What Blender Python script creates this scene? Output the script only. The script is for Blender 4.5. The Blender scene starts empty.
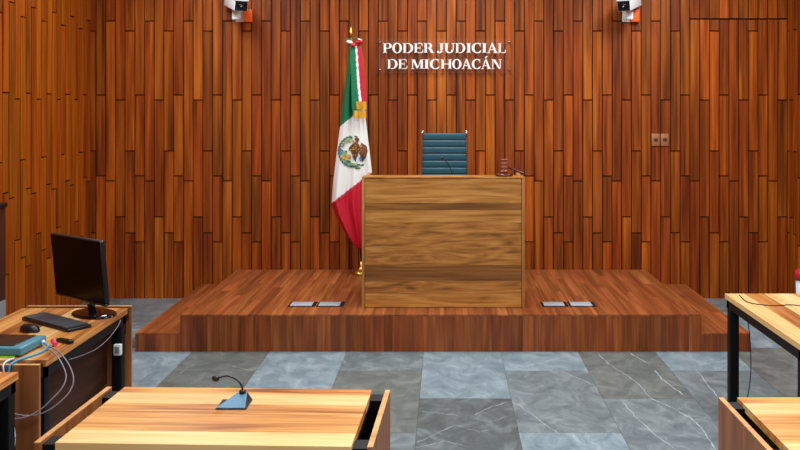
import bpy, bmesh, math, random
from mathutils import Vector, Matrix, Euler
random.seed(7)
sc = bpy.context.scene
COL = sc.collection
H, F, VX, VY = 1.92, 880.0, 446.0, 105.0      # eye height, focal length in px, vanishing point
PI = math.pi

def W(px, py, d):
    return Vector(((px-VX)*d/F, d, H-(py-VY)*d/F))

# ------------------------------------------------------------------ colours / materials
def lin(c):
    return tuple(((v/255)/12.92 if v/255 <= .04045 else (((v/255)+.055)/1.055)**2.4) for v in c[:3]) + (1,)

def newmat(name):
    m = bpy.data.materials.new(name); m.use_nodes = True
    nt = m.node_tree; nt.nodes.clear()
    out = nt.nodes.new('ShaderNodeOutputMaterial'); b = nt.nodes.new('ShaderNodeBsdfPrincipled')
    nt.links.new(b.outputs[0], out.inputs[0])
    return m, nt, b

def plain(name, c, rough=.5, metal=0, noise=.08, scale=30, spec=.5, alpha=1, trans=0):
    m, nt, b = newmat(name)
    tc = nt.nodes.new('ShaderNodeTexCoord'); n = nt.nodes.new('ShaderNodeTexNoise'); n.inputs['Scale'].default_value = scale
    hs = nt.nodes.new('ShaderNodeHueSaturation'); mr = nt.nodes.new('ShaderNodeMapRange')
    nt.links.new(tc.outputs['Object'], n.inputs['Vector'])
    mr.inputs['To Min'].default_value = 1-noise; mr.inputs['To Max'].default_value = 1+noise
    nt.links.new(n.outputs['Fac'], mr.inputs['Value']); nt.links.new(mr.outputs[0], hs.inputs['Value'])
    hs.inputs['Color'].default_value = lin(c)
    nt.links.new(hs.outputs[0], b.inputs['Base Color'])
    b.inputs['Roughness'].default_value = rough; b.inputs['Metallic'].default_value = metal
    b.inputs['Specular IOR Level'].default_value = spec
    b.inputs['Alpha'].default_value = alpha; b.inputs['Transmission Weight'].default_value = trans
    return m

def wood(name, cols, axis, fine=60, along=1.6, rough=.4, var=.25, figure=0, huevar=.0, spec=.4, bump=.15, ramp=(.3, .5, .72)):
    """cols: dark, mid, light.  axis: grain direction 0/1/2."""
    m, nt, b = newmat(name); L = nt.links; N = nt.nodes
    tc = N.new('ShaderNodeTexCoord'); geo = N.new('ShaderNodeNewGeometry')
    rv = N.new('ShaderNodeTexWhiteNoise'); rv.noise_dimensions = '1D'
    L.new(geo.outputs['Random Per Island'], rv.inputs['W'])
    off = N.new('ShaderNodeVectorMath'); off.operation = 'SCALE'; off.inputs['Scale'].default_value = 17
    L.new(rv.outputs['Color'], off.inputs[0])
    add = N.new('ShaderNodeVectorMath'); L.new(tc.outputs['Object'], add.inputs[0]); L.new(off.outputs[0], add.inputs[1])
    mp = N.new('ShaderNodeMapping'); s = [fine]*3; s[axis] = along; mp.inputs['Scale'].default_value = s
    L.new(add.outputs[0], mp.inputs['Vector'])
    n1 = N.new('ShaderNodeTexNoise'); n1.inputs['Scale'].default_value = 1; n1.inputs['Detail'].default_value = 5
    n1.inputs['Distortion'].default_value = .4
    L.new(mp.outputs[0], n1.inputs['Vector'])
    mp2 = N.new('ShaderNodeMapping'); s2 = [fine*.22]*3; s2[axis] = along*.55; mp2.inputs['Scale'].default_value = s2
    L.new(add.outputs[0], mp2.inputs['Vector'])
    n2 = N.new('ShaderNodeTexNoise'); n2.inputs['Scale'].default_value = 1; n2.inputs['Detail'].default_value = 3
    n2.inputs['Distortion'].default_value = .4+figure
    L.new(mp2.outputs[0], n2.inputs['Vector'])
    mx = N.new('ShaderNodeMix'); mx.data_type = 'FLOAT'; mx.inputs[0].default_value = .6
    L.new(n1.outputs['Fac'], mx.inputs[2]); L.new(n2.outputs['Fac'], mx.inputs[3])
    cr = N.new('ShaderNodeValToRGB'); e = cr.color_ramp.elements
    e[0].position = ramp[0]; e[0].color = lin(cols[0]); e[1].position = ramp[2]; e[1].color = lin(cols[2])
    k = e.new(ramp[1]); k.color = lin(cols[1])
    L.new(mx.outputs[0], cr.inputs[0])
    hs = N.new('ShaderNodeHueSaturation'); mr = N.new('ShaderNodeMapRange')
    mr.inputs['To Min'].default_value = 1-var; mr.inputs['To Max'].default_value = 1+var
    L.new(rv.outputs['Value'], mr.inputs['Value']); L.new(mr.outputs[0], hs.inputs['Value'])
    if huevar:
        sp = N.new('ShaderNodeSeparateColor'); L.new(rv.outputs['Color'], sp.inputs[0])
        m2 = N.new('ShaderNodeMapRange'); m2.inputs['To Min'].default_value = .5-huevar; m2.inputs['To Max'].default_value = .5+huevar
        L.new(sp.outputs[1], m2.inputs['Value']); L.new(m2.outputs[0], hs.inputs['Hue'])
    L.new(cr.outputs[0], hs.inputs['Color']); L.new(hs.outputs[0], b.inputs['Base Color'])
    b.inputs['Roughness'].default_value = rough; b.inputs['Specular IOR Level'].default_value = spec
    bp = N.new('ShaderNodeBump'); bp.inputs['Strength'].default_value = bump; bp.inputs['Distance'].default_value = .002
    L.new(n1.outputs['Fac'], bp.inputs['Height']); L.new(bp.outputs[0], b.inputs['Normal'])
    return m

def stone(name, a, c, d, rough=.32):
    m, nt, b = newmat(name); L = nt.links; N = nt.nodes
    tc = N.new('ShaderNodeTexCoord'); geo = N.new('ShaderNodeNewGeometry')
    wn = N.new('ShaderNodeTexWhiteNoise'); wn.noise_dimensions = '1D'; L.new(geo.outputs['Random Per Island'], wn.inputs['W'])
    off = N.new('ShaderNodeVectorMath'); off.operation = 'SCALE'; off.inputs['Scale'].default_value = 9; L.new(wn.outputs['Color'], off.inputs[0])
    add = N.new('ShaderNodeVectorMath'); L.new(tc.outputs['Object'], add.inputs[0]); L.new(off.outputs[0], add.inputs[1])
    n = N.new('ShaderNodeTexNoise'); n.inputs['Scale'].default_value = 5; n.inputs['Detail'].default_value = 12
    n.inputs['Roughness'].default_value = .76; n.inputs['Distortion'].default_value = 1.0
    mp = N.new('ShaderNodeMapping'); mp.inputs['Scale'].default_value = (1, .8, 1); mp.inputs['Rotation'].default_value = (0, 0, .5)
    L.new(add.outputs[0], mp.inputs[0]); L.new(mp.outputs[0], n.inputs['Vector'])
    cr = N.new('ShaderNodeValToRGB'); e = cr.color_ramp.elements
    e[0].position = .3; e[0].color = lin(a); e[1].position = .72; e[1].color = lin(d); k = e.new(.5); k.color = lin(c)
    L.new(n.outputs['Fac'], cr.inputs[0]); L.new(cr.outputs[0], b.inputs['Base Color'])
    b.inputs['Roughness'].default_value = rough
    return m

M = {}
M['wall_wood'] = wood('wall_plank_wood', ((80, 30, 4), (138, 63, 10), (178, 94, 22)), 2, fine=60, along=1.3, rough=.5, var=.24, huevar=.005, spec=.2, ramp=(.34,.5,.66))
M['side_wall_wood'] = wood('side_wall_plank_wood', ((90, 38, 3), (146, 69, 7), (182, 98, 15)), 2, fine=60, along=1.3, rough=.5, var=.14, huevar=.006, spec=.2)
M['wall_gap'] = plain('dark_wall_backing', (20, 8, 4), .95)
M['dais_top'] = wood('dais_top_wood', ((92, 44, 18), (144, 78, 38), (186, 114, 62)), 1, fine=64, along=1.4, rough=.38, var=.2, huevar=.004, spec=.4)
M['dais_face'] = wood('dais_face_wood', ((78, 34, 10), (130, 64, 24), (170, 96, 44)), 2, fine=60, along=2, rough=.4, var=.24, huevar=.004)
M['dais_core'] = plain('dais_core', (70, 30, 15), .8)
M['bench_wood'] = wood('bench_front_wood', ((124, 74, 24), (184, 124, 56), (214, 160, 86)), 0, fine=52, along=2.0, rough=.4, var=.0, figure=2.4, ramp=(.3, .5, .7))
M['bench_dark'] = wood('bench_dark_wood', ((84, 46, 12), (132, 82, 32), (168, 112, 52)), 0, fine=56, along=1.6, rough=.4, var=.0, figure=2, ramp=(.3, .5, .7))
M['bench_mid'] = wood('bench_mid_wood', ((106, 62, 18), (168, 108, 46), (202, 144, 74)), 0, fine=48, along=2.6, rough=.4, var=.0, figure=3.4, ramp=(.32, .5, .68))
M['bench_edge'] = wood('bench_edge_wood', ((150, 95, 45), (185, 128, 70), (205, 150, 90)), 2, fine=40, rough=.45, var=.0)
M['table_pale'] = wood('table_pale_wood', ((196, 146, 84), (226, 184, 122), (238, 206, 150)), 0, fine=50, along=2, rough=.45, var=.04)
M['table_honey'] = wood('table_honey_wood', ((150, 88, 38), (202, 138, 70), (228, 172, 98)), 0, fine=50, along=1.6, rough=.42, var=.08, figure=.8, ramp=(.38,.5,.62))
M['table_amber'] = wood('table_amber_wood', ((122, 66, 26), (176, 108, 48), (212, 148, 78)), 0, fine=50, along=1.6, rough=.42, var=.08, figure=.8, ramp=(.38,.5,.62))
M['table_edge'] = wood('table_edge_wood', ((160, 105, 55), (196, 142, 84), (220, 172, 112)), 0, fine=50, rough=.5, var=.0)
M['panel_wood'] = wood('side_panel_wood', ((104, 58, 28), (146, 88, 48), (176, 116, 70)), 2, fine=42, along=1.8, rough=.45, var=.12)
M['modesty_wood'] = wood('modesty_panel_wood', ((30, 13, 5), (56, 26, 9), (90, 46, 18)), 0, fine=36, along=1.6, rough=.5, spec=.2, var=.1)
M['steel'] = plain('black_painted_steel', (7, 9, 12), .5, 0, .1, spec=.25)
M['black'] = plain('black_plastic', (14, 14, 16), .38)
M['screen'] = plain('black_screen_glass', (2, 2, 3), .22, 0, .0, spec=.12)
M['gloss_black'] = plain('glossy_black_plastic', (16, 12, 10), .08)
M['key'] = plain('dark_keycaps', (74, 78, 84), .5)
M['teal'] = plain('teal_leather', (20, 76, 92), .42, 0, .1, 14)
M['chrome'] = plain('polished_chrome', (200, 200, 205), .15, 1, .02)
M['gold'] = plain('gilded_metal', (205, 160, 70), .3, 1, .05)
M['fringe'] = wood('gold_fringe', ((170, 110, 10), (226, 160, 30), (246, 200, 70)), 2, fine=160, along=6, rough=.6, var=0)
M['white'] = plain('white_painted_metal', (225, 228, 230), .45, 0, .04)
M['letter'] = plain('white_letter_face', (245, 245, 243), .35, 0, .02)
M['f_green'] = plain('green_flag_satin', (0, 116, 74), .5, 0, .12, 12)
M['f_white'] = plain('white_flag_satin', (238, 238, 236), .55, 0, .03, 12)
M['f_red'] = plain('red_flag_satin', (196, 18, 44), .5, 0, .12, 12)
M['e_brown'] = plain('brown_embroidery', (112, 66, 34), .7, 0, .35, 160)
M['e_dark'] = plain('dark_brown_embroidery', (70, 44, 34), .7, 0, .3, 160)
M['e_green'] = plain('green_embroidery', (44, 112, 72), .7, 0, .3, 160)
M['e_lime'] = plain('light_green_embroidery', (134, 168, 96), .7, 0, .25, 160)
M['e_blue'] = plain('blue_embroidery', (40, 128, 196), .7, 0, .2, 160)
M['e_gold'] = plain('gold_embroidery', (206, 150, 60), .7, 0, .2, 160)
M['cherry'] = wood('turned_cherry_wood', ((92, 38, 24), (138, 70, 48), (176, 108, 82)), 2, fine=60, rough=.25, var=0)
M['cherry_dark'] = wood('dark_turned_wood', ((48, 14, 8), (84, 30, 18), (110, 48, 30)), 0, fine=60, rough=.25, var=0)
M['orange'] = plain('orange_plastic', (252, 98, 0), .5, 0, .04)
M['lens'] = plain('camera_window_glass', (10, 16, 24), .12, 0, .05)
M['bronze'] = plain('brushed_bronze_plate', (176, 118, 78), .4, .35, .06)
M['socket'] = plain('dark_socket_plastic', (78, 44, 24), .5)
M['lid'] = plain('brushed_steel_lid', (176, 196, 210), .3, .15, .06)
M['mic_blue'] = plain('slate_blue_plastic', (84, 126, 152), .38, 0, .08, 60)
M['mic_side'] = plain('dark_slate_plastic', (26, 40, 56), .4)
M['dev_teal'] = plain('teal_grey_casing', (70, 128, 144), .35, 0, .12, 12)
M['dev_top'] = plain('dark_translucent_lid', (46, 34, 30), .25)
M['lime'] = plain('lime_green_strip', (130, 190, 50), .5)
M['blue_cable'] = plain('blue_cable_sheath', (30, 150, 200), .45)
M['pink'] = plain('pink_plug', (226, 60, 110), .45)
M['grey_cable'] = plain('grey_cable_sheath', (128, 118, 130), .5)
M['black_cable'] = plain('black_cable_sheath', (26, 24, 28), .5)
M['red'] = plain('red_plastic', (206, 24, 44), .45)
M['lightblue'] = plain('pale_blue_plastic', (196, 216, 236), .5)
M['dark_slat'] = wood('dark_slat_wood', ((40, 20, 12), (66, 34, 20), (90, 48, 28)), 2, fine=40, rough=.45, var=.15)
M['grey_base'] = plain('grey_stone_base', (120, 124, 128), .6)
M['ceiling'] = plain('white_ceiling_paint', (225, 222, 215), .9)
M['t_light'] = stone('light_slate_tile', (92, 114, 124), (126, 146, 156), (170, 186, 194))
M['t_mid'] = stone('mid_slate_tile', (78, 94, 100), (108, 122, 127), (150, 162, 166))
M['t_dark'] = stone('dark_slate_tile', (58, 72, 74), (84, 98, 100), (132, 144, 146))
M['t_brown'] = stone('brown_slate_tile', (76, 86, 86), (102, 111, 109), (136, 144, 140))
M['grout'] = plain('grey_grout', (78, 82, 84), .8)
M['vein'] = plain('white_stone_vein', (172, 182, 186), .4, 0, .2, 20)
m, nt, b = newmat('clear_acrylic')
b.inputs['Base Color'].default_value = (.95, .97, 1, 1); b.inputs['Roughness'].default_value = .02
b.inputs['Alpha'].default_value = .006; b.inputs['Specular IOR Level'].default_value = .1; M['acrylic'] = m

# ------------------------------------------------------------------ mesh helpers
class MB:
    def __init__(s, *mats):
        s.bm = bmesh.new(); s.mats = list(mats)
    def idx(s, mat):
        if mat is None: return 0
        if mat not in s.mats: s.mats.append(mat)
        return s.mats.index(mat)
    def face(s, pts, mat=None):
        vs = [s.bm.verts.new(p) for p in pts]
        f = s.bm.faces.new(vs); f.material_index = s.idx(mat); return f
    def box(s, lo, hi, mat=None, mtx=None):
        x0, y0, z0 = lo; x1, y1, z1 = hi
        P = [Vector(p) for p in ((x0,y0,z0),(x1,y0,z0),(x1,y1,z0),(x0,y1,z0),(x0,y0,z1),(x1,y0,z1),(x1,y1,z1),(x0,y1,z1))]
        if mtx: P = [mtx @ p for p in P]
        v = [s.bm.verts.new(p) for p in P]
        for q in ((0,3,2,1),(4,5,6,7),(0,1,5,4),(1,2,6,5),(2,3,7,6),(3,0,4,7)):
            f = s.bm.faces.new([v[i] for i in q]); f.material_index = s.idx(mat)
    def bbox(s, lo, hi, bev, mat=None, mtx=None, seg=2):
        t = bmesh.new(); bmesh.ops.create_cube(t, size=1)
        for v in t.verts:
            v.co = Vector([(lo[i]+hi[i])/2 + v.co[i]*(hi[i]-lo[i]) for i in range(3)])
        bmesh.ops.bevel(t, geom=t.edges[:], offset=bev, segments=seg, affect='EDGES', profile=.6)
        s.merge(t, mat, mtx)
    def merge(s, t, mat=None, mtx=None):
        mp = {}
        for v in t.verts: mp[v] = s.bm.verts.new(mtx @ v.co if mtx else v.co)
        for f in t.faces:
            g = s.bm.faces.new([mp[v] for v in f.verts]); g.material_index = s.idx(mat); g.smooth = True
        t.free()
    def tube(s, pts, r, mat=None, n=8, smooth=True, cap=True):
        pts = [Vector(p) for p in pts]
        if smooth and len(pts) > 2:
            q = []
            for i in range(len(pts)-1):
                p0 = pts[max(i-1, 0)]; p1 = pts[i]; p2 = pts[i+1]; p3 = pts[min(i+2, len(pts)-1)]
                for k in range(6):
                    t = k/6; q.append(.5*((2*p1)+(p2-p0)*t+(2*p0-5*p1+4*p2-p3)*t*t+(3*p1-p0-3*p2+p3)*t**3))
            q.append(pts[-1]); pts = q
        rs = r if isinstance(r, (list, tuple)) else None
        rings = []
        up = Vector((0, 0, 1))
        for i, p in enumerate(pts):
            d = (pts[min(i+1, len(pts)-1)]-pts[max(i-1, 0)]).normalized()
            a = d.cross(up)
            if a.length < .05: a = d.cross(Vector((0, 1, 0)))
            a.normalize(); b_ = d.cross(a).normalized()
            rr = r if not rs else rs[0]+(rs[1]-rs[0])*i/(len(pts)-1)
            rings.append([s.bm.verts.new(p+(a*math.cos(2*PI*k/n)+b_*math.sin(2*PI*k/n))*rr) for k in range(n)])
        mi = s.idx(mat)
        for i in range(len(rings)-1):
            for k in range(n):
                f = s.bm.faces.new((rings[i][k], rings[i][(k+1) % n], rings[i+1][(k+1) % n], rings[i+1][k])); f.material_index = mi; f.smooth = True
        if cap:
            for rg in (rings[0], rings[-1]):
                f = s.bm.faces.new(rg); f.material_index = mi
    def lathe(s, prof, mat=None, n=24, mtx=None, sx=1, sy=1):
        rings = []
        for r, z in prof:
            ring = []
            for k in range(n):
                p = Vector((r*math.cos(2*PI*k/n)*sx, r*math.sin(2*PI*k/n)*sy, z))
                ring.append(s.bm.verts.new(mtx @ p if mtx else p))
            rings.append(ring)
        mi = s.idx(mat)
        for i in range(len(rings)-1):
            for k in range(n):
                f = s.bm.faces.new((rings[i][k], rings[i][(k+1) % n], rings[i+1][(k+1) % n], rings[i+1][k])); f.material_index = mi; f.smooth = True
        for rg in (rings[0], rings[-1]):
            f = s.bm.faces.new(rg); f.material_index = mi
    def prism(s, pts, y0, y1, mat=None, mtx=None):
        """outline in x,z extruded along y"""
        a = [Vector((x, y0, z)) for x, z in pts]; b_ = [Vector((x, y1, z)) for x, z in pts]
        if mtx: a = [mtx @ p for p in a]; b_ = [mtx @ p for p in b_]
        va = [s.bm.verts.new(p) for p in a]; vb = [s.bm.verts.new(p) for p in b_]; mi = s.idx(mat)
        n = len(pts)
        for f in (s.bm.faces.new(va), s.bm.faces.new(vb[::-1])): f.material_index = mi
        for i in range(n):
            f = s.bm.faces.new((va[(i+1) % n], va[i], vb[i], vb[(i+1) % n])); f.material_index = mi
    def build(s, name, parent=None, loc=None, rot=None, recalc=True):
        if recalc: bmesh.ops.recalc_face_normals(s.bm, faces=s.bm.faces[:])
        me = bpy.data.meshes.new(name); s.bm.to_mesh(me); s.bm.free()
        for m_ in s.mats: me.materials.append(M[m_])
        o = bpy.data.objects.new(name, me); COL.objects.link(o)
        if parent: o.parent = parent
        if loc: o.location = loc
        if rot: o.rotation_euler = rot
        return o

def thing(name, label, cat, loc=(0, 0, 0), rz=0, group=None):
    o = bpy.data.objects.new(name, None); COL.objects.link(o); o.empty_display_size = .1
    o.location = loc; o.rotation_euler = (0, 0, rz); return tag(o, label, cat, group)
def tag(o, label, cat, group=None):
    o['label'] = label; o['category'] = cat
    if group: o['group'] = group
    return o
def struct(o):
    o['kind'] = 'structure'; return o

# ------------------------------------------------------------------ room shell
BY, LX, RX = 8.75, -3.54, 3.42
ZC = 3.7
PIT = .09665
def zy(y): return H-(y-VY)*8.73/F
LV = {'A': [zy(-70), zy(21), zy(181)], 'B': [zy(-25), zy(100), zy(217)], 'C': [zy(-50), zy(31), zy(151), zy(233)], 'D': [zy(-85), zy(95), zy(176), zy(242)]}
def planks(mb, typ, frame, u0, u1, z0=0.0, z1=ZC, extra=(), mat='wall_wood'):
    """frame(u, depth_out, z) -> world; one column of staggered planks"""
    zs = sorted([z for z in list(LV[typ])+list(extra) if z0+.02 < z < z1-.02]+[z0, z1])
    for a, b_ in zip(zs[:-1], zs[1:]):
        p = random.uniform(.012, .022); g = .0048; h = .006
        lo = (u0+g, 0, a+(h if a > z0 else 0)); hi = (u1-g, p, b_-(h if b_ < z1 else 0))
        P = [frame(u, d, z) for u, d, z in ((lo[0],0,lo[2]),(hi[0],0,lo[2]),(hi[0],0,hi[2]),(lo[0],0,hi[2]),(lo[0],p,lo[2]),(hi[0],p,lo[2]),(hi[0],p,hi[2]),(lo[0],p,hi[2]))]
        v = [mb.bm.verts.new(q) for q in P]
        for q in ((4,5,6,7),(0,1,5,4),(1,2,6,5),(2,3,7,6),(3,0,4,7)):
            f = mb.bm.faces.new([v[i] for i in q]); f.material_index = mb.idx(mat)
bf = lambda u, d, z: Vector((u, BY-.002-d, z))
w = MB('wall_gap', 'wall_wood')
w.box((LX-.1, BY, 0), (RX+.1, BY+.1, ZC), 'wall_gap')
dr = MB('wall_wood', 'wall_gap')
U0 = (378.2-VX)*8.73/F
ZD = zy(19); DX0 = U0+32*PIT+.012; DX1 = U0+42*PIT+.01
for k in range(-31, 44):
    typ = 'ABCD'[k % 4]; a = max(U0+k*PIT, LX); b_ = min(U0+(k+1)*PIT, RX)
    if b_-a < .012: continue
    if 32 <= k < 42:
        planks(dr, typ, bf, a, b_, 0.0, ZD-.008); planks(w, typ, bf, a, b_, ZD+.008, ZC)
    else:
        planks(w, typ, bf, a, b_)
struct(w.build('wall_back')); struct(dr.build('door_1'))
w = MB('wall_gap', 'side_wall_wood')
w.box((LX-.1, -2.5, 0), (LX, BY, ZC), 'wall_gap')
lf = lambda u, d, z: Vector((LX+.002+d, BY-.02-u, z))
j = 0
while j*PIT < 11.1:
    planks(w, 'ADCB'[j % 4], lf, j*PIT, (j+1)*PIT, mat='side_wall_wood'); j += 1
struct(w.build('wall_left'))
w = MB('wall_gap', 'wall_wood')
w.box((RX, -2.5, 0), (RX+.1, BY, ZC), 'wall_gap')
rf = lambda u, d, z: Vector((RX-.002-d, BY-.02-u, z))
j = 0
while j*PIT < 11.1:
    planks(w, 'BCDA'[j % 4], rf, j*PIT, (j+1)*PIT); j += 1
struct(w.build('wall_right'))
c = MB('ceiling'); c.box((LX-.1, -2.6, ZC), (RX+.1, BY+.1, ZC+.1)); struct(c.build('ceiling'))
c = MB('ceiling'); c.box((LX-.1, -2.6, 0), (RX+.1, -2.5, ZC)); struct(c.build('wall_front'))

# ------------------------------------------------------------------ floor of stone tiles
fl = MB('grout', 't_light', 't_mid', 't_dark', 't_brown', 'vein')
fl.box((LX-.1, -2.6, -.1), (RX+.1, BY+.1, -.003), 'grout')
known = {(0, 5): 't_light', (0, 4): 't_dark', (1, 5): 't_light', (1, 4): 't_mid', (1, 3): 't_light', (2, 5): 't_brown', (2, 4): 't_mid',
         (3, 5): 't_light', (3, 4): 't_mid', (-1, 5): 't_mid', (-1, 4): 't_brown', (-2, 5): 't_light', (-2, 4): 't_mid',
         (-3, 5): 't_brown', (-3, 4): 't_brown', (-4, 5): 't_light', (-4, 4): 't_mid', (4, 4): 't_brown', (4, 5): 't_brown', (5, 5): 't_mid'}
for i in range(-6, 7):
    x0 = -.174+.6*i
    a, b_ = max(x0, LX), min(x0+.6, RX)
    if b_-a < .02: continue
    for n in range(-3, 8):
        y0 = (5.757 if i % 2 == 0 else 5.157+1.2)+1.2*(n-5)
        y1 = y0+1.2
        if y0 > BY or y1 < -2.5: continue
        mt = known.get((i, n), random.choice(('t_light', 't_mid', 't_dark', 't_brown', 't_mid')))
        fl.box((a+.0012, max(y0, -2.5)+.0012, -.01), (b_-.0012, min(y1, BY)-.0012, 0), mt)
def fpt(px, py, z=.0006):
    d = H*F/(py-VY); return Vector(((px-VX)*d/F, d, z))
def vein(pts, wd=.006):
    q = [fpt(*p) for p in pts]; out = []
    for i in range(len(q)-1):
        for k in range(5):
            t = k/5; out.append(q[i].lerp(q[i+1], t)+Vector((random.uniform(-.006, .006), random.uniform(-.008, .008), 0)))
    out.append(q[-1])
    mi = fl.idx('vein'); prev = None
    for i, p in enumerate(out):
        d = (out[min(i+1, len(out)-1)]-out[max(i-1, 0)]).normalized(); nrm = Vector((-d.y, d.x, 0))*wd*.55*random.uniform(.25, 1)*(.3 if i in (0, len(out)-1) else 1)
        cur = (fl.bm.verts.new(p+nrm), fl.bm.verts.new(p-nrm))
        if prev: f = fl.bm.faces.new((prev[0], prev[1], cur[1], cur[0])); f.material_index = mi
        prev = cur
# veins as in the photograph: (px, py) of their bends
vein([(597, 352), (607, 363), (625, 374), (639, 385), (650, 398)], .007)
vein([(650, 398), (668, 406), (691, 418), (703, 430), (716, 450)], .010)
vein([(627, 351), (640, 359), (651, 365)], .010); vein([(655, 370), (662, 379), (674, 388), (687, 397)], .009)
vein([(620, 399), (635, 416), (655, 435), (676, 450)], .006)
vein([(560, 371), (575, 377), (594, 385)], .008)
vein([(515, 403), (535, 417), (548, 427), (560, 434)], .007); vein([(696, 370), (705, 381), (718, 398)], .008)
vein([(510, 365), (520, 369), (530, 371)], .006)
vein([(420, 411), (440, 413), (458, 416)], .005); vein([(474, 415), (488, 408), (508, 402)], .008)
vein([(416, 443), (432, 436), (455, 425)], .006)
vein([(455, 425), (480, 432), (505, 428)], .004); vein([(470, 418), (490, 422), (512, 415)], .004)
vein([(415, 448), (445, 441), (470, 447)], .005)
vein([(226, 365), (245, 369), (262, 372)], .005); vein([(178, 375), (190, 366), (205, 360)], .004)
vein([(345, 372), (362, 366), (380, 368)], .004)
struct(fl.build('floor'))

# ------------------------------------------------------------------ dais
DF, DH, DL = 6.85, .288, .145
dais = thing('dais', 'low red-brown wooden stage with a step at each side, beneath the judge bench', 'stage', (0, 7.8, 0))
def plank_slab(name, x0, x1, y0, y1, z0, z1, faces_step, label=None):
    mb = MB('dais_core', 'dais_top', 'dais_face')
    t = .012
    mb.box((x0+t, y0+t, z0), (x1-t, y1, z1-t), 'dais_core')
    # top boards run front to back, staggered
    xs = [x0]
    while xs[-1] < x1-.02: xs.append(min(xs[-1]+.088, x1))
    for k, (a, b_) in enumerate(zip(xs[:-1], xs[1:])):
        ys = [y0, y1]
        ys.append(y0+.35+((k*.53) % 1.25))
        ys = sorted(y for y in ys if y0 <= y <= y1)
        for c0, c1 in zip(ys[:-1], ys[1:]):
            if c1-c0 < .03: continue
            mb.box((a+.0006, c0+.0006, z1-t+.001), (b_-.0006, c1-.0006, z1), 'dais_top')
    # front boards stand upright
    x = x0
    while x < x1-.01:
        n_ = min(x+random.choice((.06, .09, .09, .12, .15)), x1)
        mb.box((x+.0005, y0, z0), (n_-.0005, y0+t-.001, z1-t), 'dais_face'); x = n_
    for xx, s in ((x0, 1), (x1, -1)):
        y = y0+t
        while y < y1-.01:
            n_ = min(y+.12, y1)
            mb.box((min(xx, xx+s*(t-.001)), y+.0005, z0), (max(xx, xx+s*(t-.001)), n_-.0005, z1-t), 'dais_face'); y = n_
    return mb
YB = BY-.024
o = plank_slab('lower_step', -2.42, -2.07, DF, YB, 0, DL, 1).build('side_step', dais, (0, -7.8, 0))
o = plank_slab('lower_step', 1.99, 2.37, DF, YB, 0, DL, 1).build('side_step', dais, (0, -7.8, 0))
o = plank_slab('upper_platform', -2.07, 1.99, DF, YB, 0, DH, 1).build('upper_platform', dais, (0, -7.8, 0))

# floor boxes let into the dais
def floor_box(px0, px1, label):
    x0 = (px0-VX)*7.2/F; x1 = (px1-VX)*7.2/F
    t = thing('floor_socket_box', label, 'floor box', ((x0+x1)/2, 7.2, DH), 0, 'floor boxes in the dais')
    w_ = (x1-x0)/2
    f = MB('steel'); f.bbox((-w_, -.085, 0), (w_, .085, .004), .0015, 'steel'); f.build('frame', t)
    l = MB('lid'); l.bbox((-w_+.014, -.068, .0035), (w_-.03, .068, .007), .001, 'lid'); l.build('lid', t)
    l = MB('black'); l.bbox((w_-.027, -.05, .0035), (w_-.006, .05, .006), .001, 'black'); l.build('hinge_flap', t)
floor_box(289.5, 316.5, 'steel floor box in the dais, outermost of the pair left of the bench')
floor_box(317.5, 344, 'steel floor box in the dais, nearer the bench of the pair on the left')
floor_box(541.5, 567.5, 'steel floor box in the dais, nearer the bench of the pair on the right')
floor_box(568.5, 595, 'steel floor box in the dais, outermost of the pair right of the bench')

# ------------------------------------------------------------------ judge bench
BX0, BX1, BF, BZ = -.677, .633, 7.075, 1.341
bench = thing('judge_bench', 'tall boxy wooden bench with horizontal grain standing on the dais', 'bench', (0, 7.4, DH))
def bb(name, *boxes, mats=('bench_wood',), parent=bench):
    mb = MB(*mats)
    for lo, hi, mt in boxes: mb.bbox((lo[0], lo[1]-7.4, lo[2]-DH), (hi[0], hi[1]-7.4, hi[2]-DH), .0015, mt)
    return mb.build(name, parent)
bb('side_panel', ((BX0, BF, DH), (BX0+.022, 7.68, BZ-.012), 'bench_edge'), mats=('bench_edge',))
bb('side_panel', ((BX1-.022, BF, DH), (BX1, 7.68, BZ-.012), 'bench_edge'), mats=('bench_edge',))
bb('ledge', ((BX0, BF, BZ-.012), (BX1, BF+.2, BZ), 'bench_mid'), mats=('bench_mid',))
fp = MB('bench_wood', 'bench_dark', 'bench_mid')
seams = [(178.3, 203, 'bench_wood'), (203, 210, 'bench_dark'), (210, 222.5, 'bench_wood'), (222.5, 247, 'bench_mid'), (247, 265, 'bench_mid'), (265, 281, 'bench_dark'), (281, 293.5, 'bench_mid'), (293.5, 307.3, 'bench_wood')]
zf = lambda y: H-(y-VY)*(BF+.008)/F-DH
for i, (a, b_, mt) in enumerate(seams):
    fp.box((BX0+.026, BF+.008-7.4, zf(b_)+.0003), (BX1-.026, BF+.028-7.4, zf(a)-.0003), mt)
fp.build('front_panel', bench)
bb('worktop', ((BX0+.022, BF+.03, 1.06), (BX1-.022, 7.7, 1.09), 'bench_wood'))
bb('back_rail', ((BX0+.022, BF+.18, 1.09), (BX1-.022, BF+.2, BZ-.012), 'bench_mid'), mats=('bench_mid',))

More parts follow.
